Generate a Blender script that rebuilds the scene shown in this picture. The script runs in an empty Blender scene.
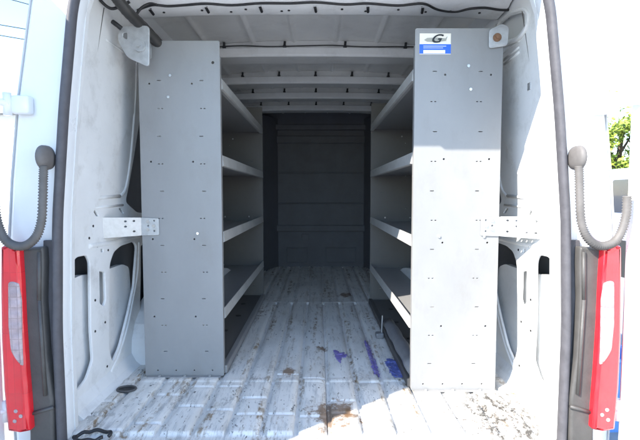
import bpy, bmesh, math, random
from mathutils import Vector, Matrix, noise
random.seed(7)
S = bpy.context.scene
COL = S.collection
R = math.radians
PI = math.pi

# ------------------------------------------------------------------ materials
def mat(name, col, rough=0.5, metal=0.0, var=0.0, scale=6.0, coat=0.0, bump=0.0, bscale=60.0,
        dirt=None, dirt_amt=0.0, dscale=3.0, spec=0.5, stretch=(1, 1, 1)):
    m = bpy.data.materials.new(name); m.use_nodes = True
    n, l = m.node_tree.nodes, m.node_tree.links
    b = n['Principled BSDF']
    b.inputs['Roughness'].default_value = rough
    b.inputs['Metallic'].default_value = metal
    b.inputs['Coat Weight'].default_value = coat
    b.inputs['Specular IOR Level'].default_value = spec
    tc = n.new('ShaderNodeTexCoord')
    mp = n.new('ShaderNodeMapping'); mp.inputs['Scale'].default_value = stretch
    l.new(tc.outputs['Object'], mp.inputs['Vector'])
    col4 = (*col, 1)
    if var > 0 or dirt:
        nz = n.new('ShaderNodeTexNoise'); nz.inputs['Scale'].default_value = scale
        nz.inputs['Detail'].default_value = 6; nz.inputs['Roughness'].default_value = 0.65
        l.new(mp.outputs['Vector'], nz.inputs['Vector'])
        rp = n.new('ShaderNodeValToRGB')
        rp.color_ramp.elements[0].position = 0.3; rp.color_ramp.elements[1].position = 0.7
        rp.color_ramp.elements[0].color = (*[max(0, c * (1 - var)) for c in col], 1)
        rp.color_ramp.elements[1].color = (*[min(1, c * (1 + var * 0.6)) for c in col], 1)
        l.new(nz.outputs['Fac'], rp.inputs['Fac'])
        out = rp.outputs['Color']
        if dirt:
            n2 = n.new('ShaderNodeTexNoise'); n2.inputs['Scale'].default_value = dscale
            n2.inputs['Detail'].default_value = 9; n2.inputs['Roughness'].default_value = 0.72
            l.new(mp.outputs['Vector'], n2.inputs['Vector'])
            r2 = n.new('ShaderNodeValToRGB')
            r2.color_ramp.elements[0].position = 0.52; r2.color_ramp.elements[1].position = 0.74
            r2.color_ramp.elements[0].color = (0, 0, 0, 1); r2.color_ramp.elements[1].color = (dirt_amt,) * 3 + (1,)
            l.new(n2.outputs['Fac'], r2.inputs['Fac'])
            mx = n.new('ShaderNodeMix'); mx.data_type = 'RGBA'
            l.new(r2.outputs['Color'], mx.inputs['Factor']); l.new(out, mx.inputs['A'])
            mx.inputs['B'].default_value = (*dirt, 1)
            out = mx.outputs['Result']
        l.new(out, b.inputs['Base Color'])
        rr = n.new('ShaderNodeMapRange'); rr.inputs['To Min'].default_value = max(0.05, rough - 0.1)
        rr.inputs['To Max'].default_value = min(1, rough + 0.12)
        l.new(nz.outputs['Fac'], rr.inputs['Value']); l.new(rr.outputs['Result'], b.inputs['Roughness'])
    else:
        b.inputs['Base Color'].default_value = col4
    if bump > 0:
        nb = n.new('ShaderNodeTexNoise'); nb.inputs['Scale'].default_value = bscale; nb.inputs['Detail'].default_value = 4
        l.new(mp.outputs['Vector'], nb.inputs['Vector'])
        bp = n.new('ShaderNodeBump'); bp.inputs['Strength'].default_value = bump; bp.inputs['Distance'].default_value = 0.004
        l.new(nb.outputs['Fac'], bp.inputs['Height']); l.new(bp.outputs['Normal'], b.inputs['Normal'])
    return m

M = {}
M['body'] = mat('white body paint', (.80, .81, .82), .3, var=.03, coat=.5)
M['inner'] = mat('white primer paint', (.82, .825, .825), .42, var=.06, scale=5, dirt=(.30, .28, .25), dirt_amt=.35, dscale=9, bump=.05, bscale=14)
M['roof'] = mat('pale grey roof paint', (.80, .795, .78), .45, var=.08, scale=4, dirt=(.35, .33, .3), dirt_amt=.3, dscale=5)
M['shelf_dim'] = mat('dimmed shelf enamel', (.135, .13, .125), .6, var=.08, scale=7, dirt=(.12, .11, .10), dirt_amt=.5, dscale=5)  # darker copy of the shelf enamel, interior dimness put into its colour
M['primer'] = mat('primer grey with cavity shade', (.17, .18, .20), .6, var=.15, scale=6)  # deep skin behind the wall plate, cavity shade put into its colour
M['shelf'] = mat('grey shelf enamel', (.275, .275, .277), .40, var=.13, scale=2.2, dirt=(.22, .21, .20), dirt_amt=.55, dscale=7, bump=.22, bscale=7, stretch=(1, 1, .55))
M['lip'] = mat('worn pale shelf enamel', (.46, .46, .45), .45, var=.14, scale=14, dirt=(.3, .28, .25), dirt_amt=.4, dscale=16)
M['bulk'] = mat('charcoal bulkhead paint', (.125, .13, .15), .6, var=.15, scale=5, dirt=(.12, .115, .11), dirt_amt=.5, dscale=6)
M['rubber'] = mat('weathered seal rubber', (.085, .082, .092), .6, var=.2, scale=30, bump=.2)
M['plastic'] = mat('faded black plastic', (.08, .076, .073), .5, var=.18, scale=20, bump=.15, bscale=200)
M['hose'] = mat('dusty grey rubber hose', (.14, .13, .125), .6, var=.2, scale=30)
M['black'] = mat('black wire', (.018, .018, .02), .45, var=.2, scale=30)
M['loom'] = mat('black loom tube', (.035, .034, .033), .4, var=.2, scale=30)
M['galv'] = mat('galvanised steel', (.55, .56, .57), .42, metal=.65, var=.15, scale=40)
M['bolt'] = mat('zinc bolt', (.7, .7, .7), .25, metal=1.0)
M['rust'] = mat('rusty brown steel', (.22, .12, .07), .8, var=.4, scale=40)
M['red'] = mat('red lens', (.78, .016, .028), .18, coat=1.0, var=.08, scale=25)
M['clear'] = mat('smoked clear lens', (.50, .39, .41), .16, coat=1.0, var=.25, scale=40)
def lens_bands(m, sc):
    n, l = m.node_tree.nodes, m.node_tree.links
    tc = n.new('ShaderNodeTexCoord'); wv = n.new('ShaderNodeTexWave'); wv.bands_direction = 'Z'; wv.inputs['Scale'].default_value = sc; wv.inputs['Distortion'].default_value = .4
    l.new(tc.outputs['Object'], wv.inputs['Vector']); bp = n.new('ShaderNodeBump'); bp.inputs['Strength'].default_value = .5; bp.inputs['Distance'].default_value = .006
    bs = n['Principled BSDF'].inputs['Base Color']; src = bs.links[0].from_socket
    br = n.new('ShaderNodeTexBrick'); br.inputs['Scale'].default_value = 1.0; br.inputs['Brick Width'].default_value = .021; br.inputs['Row Height'].default_value = .033 if sc > 5 else .19
    br.offset = 0; br.inputs['Mortar Size'].default_value = .0012; br.inputs['Color1'].default_value = (1, 1, 1, 1); br.inputs['Color2'].default_value = (.62, .60, .60, 1); br.inputs['Mortar'].default_value = (.35, .33, .33, 1)
    sp = n.new('ShaderNodeSeparateXYZ'); cb = n.new('ShaderNodeCombineXYZ'); l.new(tc.outputs['Object'], sp.inputs[0]); l.new(sp.outputs['X'], cb.inputs['X']); l.new(sp.outputs['Z'], cb.inputs['Y'])
    l.new(cb.outputs[0], br.inputs['Vector'])
    mx = n.new('ShaderNodeMix'); mx.data_type = 'RGBA'; mx.blend_type = 'MULTIPLY'; mx.inputs['Factor'].default_value = .5 if sc > 5 else .28
    l.new(src, mx.inputs['A']); l.new(br.outputs['Color'], mx.inputs['B']); l.new(mx.outputs['Result'], bs)
    l.new(wv.outputs['Fac'], bp.inputs['Height']); l.new(bp.outputs['Normal'], n['Principled BSDF'].inputs['Normal'])
lens_bands(M['clear'], 9); lens_bands(M['red'], 4)
M['dark'] = mat('dark cavity paint', (.05, .052, .06), .6, var=.1)
M['base'] = mat('dark base rail', (.09, .085, .083), .6, var=.3, scale=20)
M['purple'] = mat('purple film', (.25, .20, .52), .35, var=.35, scale=40, dirt=(.62, .62, .68), dirt_amt=.75, dscale=22, bump=.4, bscale=50)
M['blue_film'] = mat('blue violet film', (.13, .16, .44), .35, var=.35, scale=40, dirt=(.55, .56, .66), dirt_amt=.7, dscale=20, bump=.4, bscale=50)
M['bin'] = mat('blue bin plastic', (.16, .34, .75), .4, var=.06)
M['sticker'] = mat('sticker paper', (.80, .74, .64), .4, var=.04)
M['sblue'] = mat('sticker blue', (.02, .13, .75), .4, var=.03)
M['swhite'] = mat('sticker white', (.85, .86, .88), .4, var=.02)
M['sgrey'] = mat('sticker grey', (.36, .35, .30), .4, var=.05)
M['ink'] = mat('black ink', (.012, .012, .012), .4, var=.05)
M['tyre'] = mat('tyre rubber', (.03, .03, .03), .8, var=.2, scale=30)
M['bark'] = mat('bark', (.10, .075, .055), .9, var=.3, scale=20)
M['leaf'] = mat('yellow green leaves', (.30, .38, .05), .6, var=.45, scale=2.5)
M['leafg'] = mat('grey green leaves', (.11, .13, .10), .6, var=.45, scale=1.5)
M['glass'] = mat('dark car glass', (.03, .035, .05), .08, coat=.5, var=.05)
M['carpaint'] = mat('silver blue car paint', (.36, .38, .52), .3, coat=.6, var=.03)
M['wood'] = mat('weathered pole wood', (.16, .13, .10), .9, var=.3, scale=10)
M['crumb'] = mat('grey dirt crumbs', (.22, .20, .18), .9, var=.6, scale=90)
M['roll'] = mat('grey plastic sheet roll', (.20, .20, .21), .35, var=.2, scale=25)

# ------------------------------------------------------------------ helpers
def link(name, me, m, parent=None, smooth=False):
    me.materials.append(m)
    if smooth:
        for p in me.polygons: p.use_smooth = True
    o = bpy.data.objects.new(name, me); COL.objects.link(o)
    if parent is not None:
        o.parent = parent
        # meshes are written in world coordinates
        off = Vector(); p = parent
        while p is not None:
            off += p.location; p = p.parent
        o.location = -off
    return o

class MB:
    def __init__(s): s.bm = bmesh.new()
    def box(s, lo, hi, bevel=0.0, seg=2, rot=None):
        r = bmesh.ops.create_cube(s.bm, size=1)
        vs = r['verts']
        c = (Vector(lo) + Vector(hi)) / 2; d = Vector(hi) - Vector(lo)
        for v in vs: v.co = Vector((v.co.x * d.x, v.co.y * d.y, v.co.z * d.z))
        if bevel > 0:
            es = list({e for v in vs for e in v.link_edges})
            g = bmesh.ops.bevel(s.bm, geom=es, offset=bevel, segments=seg, profile=.5, affect='EDGES')
            vs = list({v for f in g['faces'] for v in f.verts} | {v for v in vs if v.is_valid})
            # gather every vert connected
            seen = set(vs); st = list(vs)
            while st:
                v = st.pop()
                for e in v.link_edges:
                    w = e.other_vert(v)
                    if w not in seen: seen.add(w); st.append(w)
            vs = list(seen)
        for v in vs:
            co = v.co
            if rot is not None: co = rot @ co
            v.co = co + c
        return s
    def prism(s, pts, axis, a, b):
        """closed polygon pts (2D) swept along axis from a to b. axis 0: pts=(y,z); 1: pts=(x,z); 2: pts=(x,y)"""
        def P(p, t):
            return (t, p[0], p[1]) if axis == 0 else ((p[0], t, p[1]) if axis == 1 else (p[0], p[1], t))
        A = [s.bm.verts.new(P(p, a)) for p in pts]; B = [s.bm.verts.new(P(p, b)) for p in pts]
        n = len(pts)
        s.bm.faces.new(A); s.bm.faces.new(B[::-1])
        for i in range(n): s.bm.faces.new((A[i], B[i], B[(i + 1) % n], A[(i + 1) % n]))
        return s
    def tube(s, pts, rad, seg=10, cap=True):
        pts = [Vector(p) for p in pts]
        rf = rad if callable(rad) else (lambda i: rad)
        rings = []; up = None
        for i, p in enumerate(pts):
            t = (pts[min(i + 1, len(pts) - 1)] - pts[max(i - 1, 0)]).normalized()
            if up is None:
                up = t.orthogonal().normalized()
            else:
                up = (up - t * up.dot(t)).normalized()
            w = t.cross(up)
            rings.append([s.bm.verts.new(p + (up * math.cos(2 * PI * k / seg) + w * math.sin(2 * PI * k / seg)) * rf(i)) for k in range(seg)])
        for a, b in zip(rings, rings[1:]):
            for k in range(seg): s.bm.faces.new((a[k], a[(k + 1) % seg], b[(k + 1) % seg], b[k]))
        if cap:
            s.bm.faces.new(rings[0][::-1]); s.bm.faces.new(rings[-1])
        return s
    def disc(s, c, axis, r, h, seg=12):
        """short cylinder centred at c along an axis vector"""
        ax = Vector(axis).normalized(); c = Vector(c)
        return s.tube([c - ax * h / 2, c + ax * h / 2], r, seg)
    def grid(s, fn, nu, nv):
        V = [[s.bm.verts.new(fn(i / nu, j / nv)) for j in range(nv + 1)] for i in range(nu + 1)]
        for i in range(nu):
            for j in range(nv): s.bm.faces.new((V[i][j], V[i + 1][j], V[i + 1][j + 1], V[i][j + 1]))
        return s
    def loft(s, secs, closed=True):
        V = [[s.bm.verts.new(p) for p in sec] for sec in secs]
        n = len(secs[0])
        for a, b in zip(V, V[1:]):
            for k in range(n if closed else n - 1):
                s.bm.faces.new((a[k], a[(k + 1) % n], b[(k + 1) % n], b[k]))
        return V
    def build(s, name, m, parent=None, smooth=False):
        bmesh.ops.recalc_face_normals(s.bm, faces=s.bm.faces[:])
        me = bpy.data.meshes.new(name); s.bm.to_mesh(me); s.bm.free()
        return link(name, me, m, parent, smooth)

def rnd(poly, r=.01, n=4):
    """round a polygon's corners"""
    out = []; N = len(poly)
    for i in range(N):
        p = Vector(poly[i]); a = Vector(poly[i - 1]); b = Vector(poly[(i + 1) % N])
        da = min(r, (a - p).length * .45); db = min(r, (b - p).length * .45)
        s = p + (a - p).normalized() * da; e = p + (b - p).normalized() * db
        for k in range(n + 1):
            t = k / n
            out.append(tuple((1 - t) ** 2 * s + 2 * t * (1 - t) * p + t * t * e))
    return out

def plate(name, m, outline, holes, thick, mapping, parent=None, bevel=0.002):
    """flat plate with holes: 2D filled curve turned into a mesh; mapping(u, v, w) -> world point"""
    cu = bpy.data.curves.new('t', 'CURVE'); cu.dimensions = '2D'; cu.fill_mode = 'BOTH'
    cu.extrude = max(thick / 2 - bevel, .0002); cu.bevel_depth = bevel; cu.bevel_resolution = 1; cu.offset = -bevel
    for poly in [outline] + list(holes):
        sp = cu.splines.new('POLY'); sp.points.add(len(poly) - 1); sp.use_cyclic_u = True
        for q, (x, y) in zip(sp.points, poly): q.co = (x, y, 0, 1)
    o = bpy.data.objects.new('t', cu); COL.objects.link(o)
    dg = bpy.context.evaluated_depsgraph_get(); dg.update()
    me = bpy.data.meshes.new_from_object(o.evaluated_get(dg), depsgraph=dg)
    bpy.data.objects.remove(o); bpy.data.curves.remove(cu)
    for v in me.vertices: v.co = mapping(*v.co)
    me.materials.clear()
    bm = bmesh.new(); bm.from_mesh(me); bmesh.ops.remove_doubles(bm, verts=bm.verts[:], dist=1e-5)
    bmesh.ops.recalc_face_normals(bm, faces=bm.faces[:]); bm.to_mesh(me); bm.free()
    me.name = name
    return link(name, me, m, parent)

def text_mesh(name, body, size, m, mapping, parent, shear=0.0, extrude=.0002):
    cu = bpy.data.curves.new('t', 'FONT'); cu.body = body; cu.size = size; cu.shear = shear
    cu.align_x = 'CENTER'; cu.align_y = 'CENTER'; cu.extrude = extrude; cu.offset = size * .02
    o = bpy.data.objects.new('t', cu); COL.objects.link(o)
    dg = bpy.context.evaluated_depsgraph_get(); dg.update()
    me = bpy.data.meshes.new_from_object(o.evaluated_get(dg), depsgraph=dg)
    bpy.data.objects.remove(o)
    for v in me.vertices: v.co = mapping(*v.co)
    me.materials.clear(); me.name = name
    return link(name, me, m, parent)

def empty(name, loc, label=None, cat=None, group=None):
    o = bpy.data.objects.new(name, None); COL.objects.link(o); o.location = loc
    tag(o, label, cat, group); return o
def tag(o, label=None, cat=None, group=None, kind=None):
    for k, v in (('label', label), ('category', cat), ('group', group), ('kind', kind)):
        if v: o[k] = v
    return o
def smoothpath(pts, n=8):
    pts = [Vector(p) for p in pts]; out = []
    for i in range(len(pts) - 1):
        p0 = pts[max(i - 1, 0)]; p1 = pts[i]; p2 = pts[i + 1]; p3 = pts[min(i + 2, len(pts) - 1)]
        for k in range(n):
            t = k / n
            out.append(.5 * ((2 * p1) + (p2 - p0) * t + (2 * p0 - 5 * p1 + 4 * p2 - p3) * t * t + (3 * p1 - p0 - 3 * p2 + p3) * t ** 3))
    out.append(pts[-1]); return out

# ------------------------------------------------------------------ camera (van floor at z = 0, ground at z = GZ, +y into the van)
GZ = -.68
CAM = Vector((.018, 0, .81)); F = 440.0; PITCH = R(3.38)
cd = bpy.data.cameras.new('camera'); cam = bpy.data.objects.new('camera', cd); COL.objects.link(cam)
cam.location = CAM; cam.rotation_euler = (PI / 2 - PITCH, 0, R(-.26) * -1 * -1)
cd.sensor_width = 36; cd.lens = 36 * F / 640; cd.clip_start = .02; cd.clip_end = 3000
S.camera = cam
def ray(px, py):
    u = (px - 318) / F; v = (220 - py) / F
    return Vector((u, math.cos(PITCH) + v * math.sin(PITCH), -math.sin(PITCH) + v * math.cos(PITCH)))
def onX(px, py, X):
    d = ray(px, py); return CAM + d * ((X - CAM.x) / d.x)
def onY(px, py, Y):
    d = ray(px, py); return CAM + d * ((Y - CAM.y) / d.y)
def onZ(px, py, Z=0.0):
    d = ray(px, py); return CAM + d * ((Z - CAM.z) / d.z)

# ------------------------------------------------------------------ the van
VB = 4.83            # bulkhead
VR = 1.40            # rear face of the body
van = empty('cargo_van', (0, 3.2, GZ), 'white panel van with its rear doors wide open, scuffed ribbed floor and bare ribbed roof', 'van')
FLX = .86

# floor with pressed ribs
PER = .116
rng = random.Random(3)
gaps = {k: sorted([rng.uniform(1.45, 1.62), rng.uniform(1.64, 1.95)]) for k in range(-9, 10)}
def sm(t): t = max(0., min(1., t)); return t * t * (3 - 2 * t)
def floor_h(x, y):
    k = math.floor(x / PER + .5); u = abs(x / PER - k)          # 0 centre of a rib .. .5 centre of the groove
    h = .011 * sm((.435 - u) / .03)
    if abs(x) > .83: h = 0
    for g in gaps[max(-9, min(9, k))]:                           # short interruptions in the ribs near the doors
        d = abs(y - g)
        if d < .012: h *= .25 + .75 * sm((d - .003) / .006)
    if abs(y - 3.22) < .02: h = .013
    if abs(x - .047) < .005: h -= .006
    h *= sm((y - 1.425) / .02)
    d = abs(y - 1.85) ; h += .003 * sm((.02 - d) / .01)
    # dents
    h += .0018 * noise.noise(Vector((x * 5, y * 5, 3.1)))
    return h
xs = []
for k in range(-8, 9):
    for u in (-.5, -.45, -.435, -.42, -.405, -.2, 0, .2, .405, .42, .435, .45):
        X = (k + u) * PER
        if abs(X) < FLX: xs.append(X)
xs = [-FLX] + sorted(xs) + [FLX]
ys = [1.40 + i * .0045 for i in range(int(.8 / .0045))]
while ys[-1] < 2.5: ys.append(ys[-1] + .009)
while ys[-1] < VB - .03: ys.append(ys[-1] + (.02 if ys[-1] < 3.15 or ys[-1] > 3.3 else .009))
ys.append(VB)
fb = MB()
V = [[fb.bm.verts.new((x, y, floor_h(x, y))) for y in ys] for x in xs]
for i in range(len(xs) - 1):
    for j in range(len(ys) - 1):
        fb.bm.faces.new((V[i][j], V[i + 1][j], V[i + 1][j + 1], V[i][j + 1]))

def floor_material():
    m = bpy.data.materials.new('scuffed white floor paint'); m.use_nodes = True
    n, l = m.node_tree.nodes, m.node_tree.links; b = n['Principled BSDF']
    tc = n.new('ShaderNodeTexCoord')
    def nz(scale, stretch, detail=8, rough=.65, off=(0, 0, 0)):
        mp = n.new('ShaderNodeMapping'); mp.inputs['Scale'].default_value = stretch; mp.inputs['Location'].default_value = off
        l.new(tc.outputs['Object'], mp.inputs['Vector'])
        t = n.new('ShaderNodeTexNoise'); t.inputs['Scale'].default_value = scale; t.inputs['Detail'].default_value = detail
        t.inputs['Roughness'].default_value = rough
        l.new(mp.outputs['Vector'], t.inputs['Vector']); return t.outputs['Fac']
    def ramp(v, a, c, lo=0., hi=1.):
        r = n.new('ShaderNodeMapRange'); r.interpolation_type = 'SMOOTHSTEP'
        r.inputs['From Min'].default_value = a; r.inputs['From Max'].default_value = c
        r.inputs['To Min'].default_value = lo; r.inputs['To Max'].default_value = hi
        l.new(v, r.inputs['Value']); return r.outputs['Result']
    def mix(f, A, B):
        x = n.new('ShaderNodeMix'); x.data_type = 'RGBA'; l.new(f, x.inputs['Factor'])
        for s, v in (('A', A), ('B', B)):
            if isinstance(v, tuple): x.inputs[s].default_value = (*v, 1)
            else: l.new(v, x.inputs[s])
        return x.outputs['Result']
    def math_(op, a, c):
        x = n.new('ShaderNodeMath'); x.operation = op
        for i, v in ((0, a), (1, c)):
            if isinstance(v, (int, float)): x.inputs[i].default_value = v
            else: l.new(v, x.inputs[i])
        return x.outputs[0]
    c = mix(ramp(nz(4, (1, .6, 1)), .35, .68), (.82, .80, .76), (.68, .66, .62))
    # long drag scuffs
    c = mix(ramp(nz(9, (5, .5, 1), 10, .7), .54, .66, 0, .55), c, (.33, .33, .33))
    c = mix(ramp(nz(7, (3, .8, 1), 10, .75, (4, 1, 0)), .54, .68, 0, .7), c, (.42, .36, .28))
    # short dark chips where the paint has gone
    c = mix(ramp(nz(26, (2.2, .8, 1), 4, .6, (1, 7, 0)), .655, .69, 0, .85), c, (.06, .055, .05))
    c = mix(ramp(nz(60, (1, 1, 1), 3, .6, (3, 2, 0)), .70, .74, 0, .7), c, (.08, .07, .06))
    # the load zone near the doors is chipped harder
    sx = n.new('ShaderNodeSeparateXYZ'); l.new(tc.outputs['Object'], sx.inputs[0])
    near = ramp(sx.outputs['Y'], 2.4, 1.7)
    c = mix(math_('MULTIPLY', ramp(nz(30, (2.0, .55, 1), 5, .62, (5, 3, 0)), .62, .66, 0, .6), near), c, (.20, .195, .19))
    c = mix(math_('MULTIPLY', ramp(nz(16, (3.5, .5, 1), 8, .7, (9, 3, 0)), .52, .64, 0, .45), near), c, (.40, .40, .40))
    c = mix(math_('MULTIPLY', ramp(nz(8, (1.5, .7, 1), 9, .78, (3, 9, 0)), .57, .60, 0, .75), near), c, (.42, .41, .39))
    # grey grime where the sunlit corner was never swept
    g0 = onZ(500, 419)
    vm = n.new('ShaderNodeVectorMath'); vm.operation = 'DISTANCE'
    mpg = n.new('ShaderNodeMapping'); mpg.inputs['Scale'].default_value = (1, .6, 0)
    l.new(tc.outputs['Object'], mpg.inputs['Vector']); l.new(mpg.outputs['Vector'], vm.inputs[0]); vm.inputs[1].default_value = (g0.x, g0.y * .6, 0)
    gd = math_('MULTIPLY', ramp(vm.outputs['Value'], .20, .08), ramp(nz(30, (1.4, .8, 1), 9, .75, (2, 8, 0)), .44, .58))
    c = mix(gd, c, (.075, .068, .06))
    br = math_('MULTIPLY', ramp(nz(3.5, (6, .35, 1), 6, .6, (1, 4, 0)), .52, .64), ramp(nz(40, (1, .6, 1), 8, .7, (6, 1, 0)), .45, .6))
    c = mix(math_('MULTIPLY', br, .95), c, (.24, .165, .09))
    # rust patches
    wob = nz(28, (1, 1, 1), 6, .7, (2, 5, 0))
    for (px, py, rr) in ((333, 417, .10), (289, 374, .045), (345, 296, .07), (322, 350, .03), (352, 418, .04)):
        p = onZ(px, py)
        vm = n.new('ShaderNodeVectorMath'); vm.operation = 'DISTANCE'
        mp = n.new('ShaderNodeMapping'); mp.inputs['Scale'].default_value = (1, .8, 0)
        l.new(tc.outputs['Object'], mp.inputs['Vector']); l.new(mp.outputs['Vector'], vm.inputs[0])
        vm.inputs[1].default_value = (p.x, p.y * .8, 0)
        d = math_('ADD', vm.outputs['Value'], math_('MULTIPLY', math_('SUBTRACT', wob, .5), rr * 3.2))
        c = mix(ramp(d, rr * .95, rr * .45, 0, .85), c, (.20, .115, .06))
    l.new(c, b.inputs['Base Color'])
    l.new(ramp(nz(6, (2, 1, 1)), .3, .7, .32, .6), b.inputs['Roughness'])
    bp = n.new('ShaderNodeBump'); bp.inputs['Strength'].default_value = .25; bp.inputs['Distance'].default_value = .003
    l.new(nz(12, (1.5, 1, 1), 5), bp.inputs['Height']); l.new(bp.outputs['Normal'], b.inputs['Normal'])
    return m
M['floor'] = floor_material()
fl = fb.build('floor', M['floor'], van, True)
MB().box((-FLX - .1, VR + .003, -.06), (FLX + .1, VB + .05, -.012)).build('underfloor', M['dark'], van)
# sill plate at the doors and bumper step
MB().box((-.80, VR - .03, -.03), (.80, VR - .002, .006), .004).build('sill_plate', M['galv'], van)
bp_ = MB(); bp_.box((-1.0, VR - .16, -.32), (1.0, VR - .005, -.04), .03, 3); bp_.build('bumper', M['plastic'], van, False)

# outer skin: cross-section swept along the body
prof = [(.975, -.42), (.98, -.05), (.985, .30), (.978, .62), (.958, .85), (.926, 1.12), (.876, 1.41), (.83, 1.57), (.76, 1.68), (.60, 1.755), (.3, 1.785), (0, 1.79)]
full = [(-x, z) for x, z in prof] + [(x, z) for x, z in prof[::-1][1:]]
sk = MB(); sk.loft([[(x, y, z) for x, z in full] for y in (VR + .005, 2.2, 3.4, 4.9, 5.6)], closed=False)
sk.build('body_shell', M['body'], van, True)
# rear frame around the door opening
OPR = [(.808, -.05), (.809, .10), (.811, .37), (.798, .73), (.767, 1.07), (.727, 1.404), (.665, 1.57), (.45, 1.60)]
opening = rnd([(-x, z) for x, z in OPR] + [(0, 1.612)] + OPR[::-1], .06, 5)
def seal_side(z):   # opening half width at height z
    
    for (xa, za), (xb, zb) in zip(OPR, OPR[1:]):
        if za <= z <= zb: return xa + (xb - xa) * (z - za) / (zb - za)
    return OPR[-1][0]
outer = [(x * .997, z) for x, z in full]
fo = [p for p in outer] 
plate('rear_frame', M['body'], rnd(fo, .01, 2), [opening], .06, lambda u, v, w: Vector((u, VR + .035 + w, v)), van, .012)
# unseen lip added to place the header shadow; carries the high brake light
re_ = MB(); re_.prism(rnd([(VR + .02, 1.64), (1.235, 1.635), (1.23, 1.66), (1.33, 1.755), (VR + .02, 1.775)], .012), 0, -.70, .70)
re_.build('shadow_lip', M['body'], van)
MB().box((-.16, 1.222, 1.64), (.16, 1.25, 1.658), .004).build('brake_light', M['red'], van)
# rubber seal round the opening
def ring_tube(poly, y, r, name, m, dy=.02):
    b = MB(); n = len(poly)
    pts = [Vector((x, y, z)) for x, z in poly]
    A = []
    for i in range(n):
        p = pts[i]; t = (pts[min(i + 1, n - 1)] - pts[max(i - 1, 0)]).normalized()
        nn = Vector((t.z, 0, -t.x))
        A.append([b.bm.verts.new(p + nn * r * math.cos(a) + Vector((0, 1, 0)) * dy * math.sin(a)) for a in [2 * PI * k / 10 for k in range(10)]])
    for a, c in zip(A, A[1:]):
        for k in range(10): b.bm.faces.new((a[k], a[(k + 1) % 10], c[(k + 1) % 10], c[k]))
    return b.build(name, m, van, True)
ring_tube([(x * 1.006, z) for x, z in opening], VR - .012, .0132, 'door_seal', M['rubber'], .020)

# pillars just inside the opening (box sections widening into the side wall)
for s in (-1, 1):
    b = MB()
    def sec(z):
        w = seal_side(z) if z < 1.404 else .727 - (z - 1.404) * .37
        k = min(1, max(0, (z - .75) / .8))
        return [(s * (w - .002), VR + .055, z), (s * (w + .004), VR + .085, z), (s * (.846 - .042 * k), VR + .105, z), (s * (.858 - .046 * k), VR + .122, z), (s * (.95 - .075 * k), VR + .125, z), (s * (.95 - .075 * k), VR + .058, z)]
    b.loft([sec(z) for z in (0, .3, .6, .75, 1.0, 1.2, 1.4, 1.5, 1.56)])
    # spot weld dimples and small hole plugs
    b.build('rear_pillar', M['inner'], van)
    for z, r in ((.50, .006), (.70, .005), (.93, .005), (1.12, .006), (1.30, .005), (.33, .006)):
        t = .55; w = seal_side(z); k = min(1, max(0, (z - .75) / .8))
        p0 = Vector((s * (w + .004), VR + .085, z)); p1 = Vector((s * (.846 - .042 * k), VR + .105, z))
        nrm = Vector((-s * (p1.y - p0.y), s * (p1.x - p0.x), 0)).normalized()
        b = MB(); b.disc(p0.lerp(p1, .35), nrm, r, .004, 10); b.build('hole_plug', M['black'], van)

# inner side walls: pressed plate with cut-outs, behind it an intermediate skin
WX = .862
def wall_poly(pxs, s, r=.012):
    return rnd([(p.y, p.z) for p in (onX(x, y, -WX) for x, y in pxs)], r, 4)
holes_px = [
    ([(72, 262), (76, 257), (86, 255), (89, 262), (90, 330), (92, 360), (86, 378), (77, 390), (72, 385)], .015),
    ([(98.5, 271), (104, 272), (105, 300), (103, 306), (99, 303)], .008),
    ([(109, 264), (113, 252), (120, 246), (133, 241.5), (136, 246), (133, 287), (127, 315), (119, 346), (112, 362), (108.5, 350), (108.5, 300)], .02),
    ([(140, 246), (148, 240), (150, 316), (143, 320), (139, 318), (140, 280)], .01),
    ([(135, 112), (139, 80), (152, 66), (156, 215), (136, 212), (125, 202), (127, 190), (131, 155)], .02),
    ([(92, 210), (94.5, 210), (98, 216), (95.5, 216)], .004),
    ([(118, 208.5), (120, 208.5), (123, 213), (121, 213)], .004),
    ([(100, 249), (102, 249), (102.5, 252), (100.3, 252)], .003),
]
def shear_top(y, z): return 0.05 * max(0, (z - .8) / .8)
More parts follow.
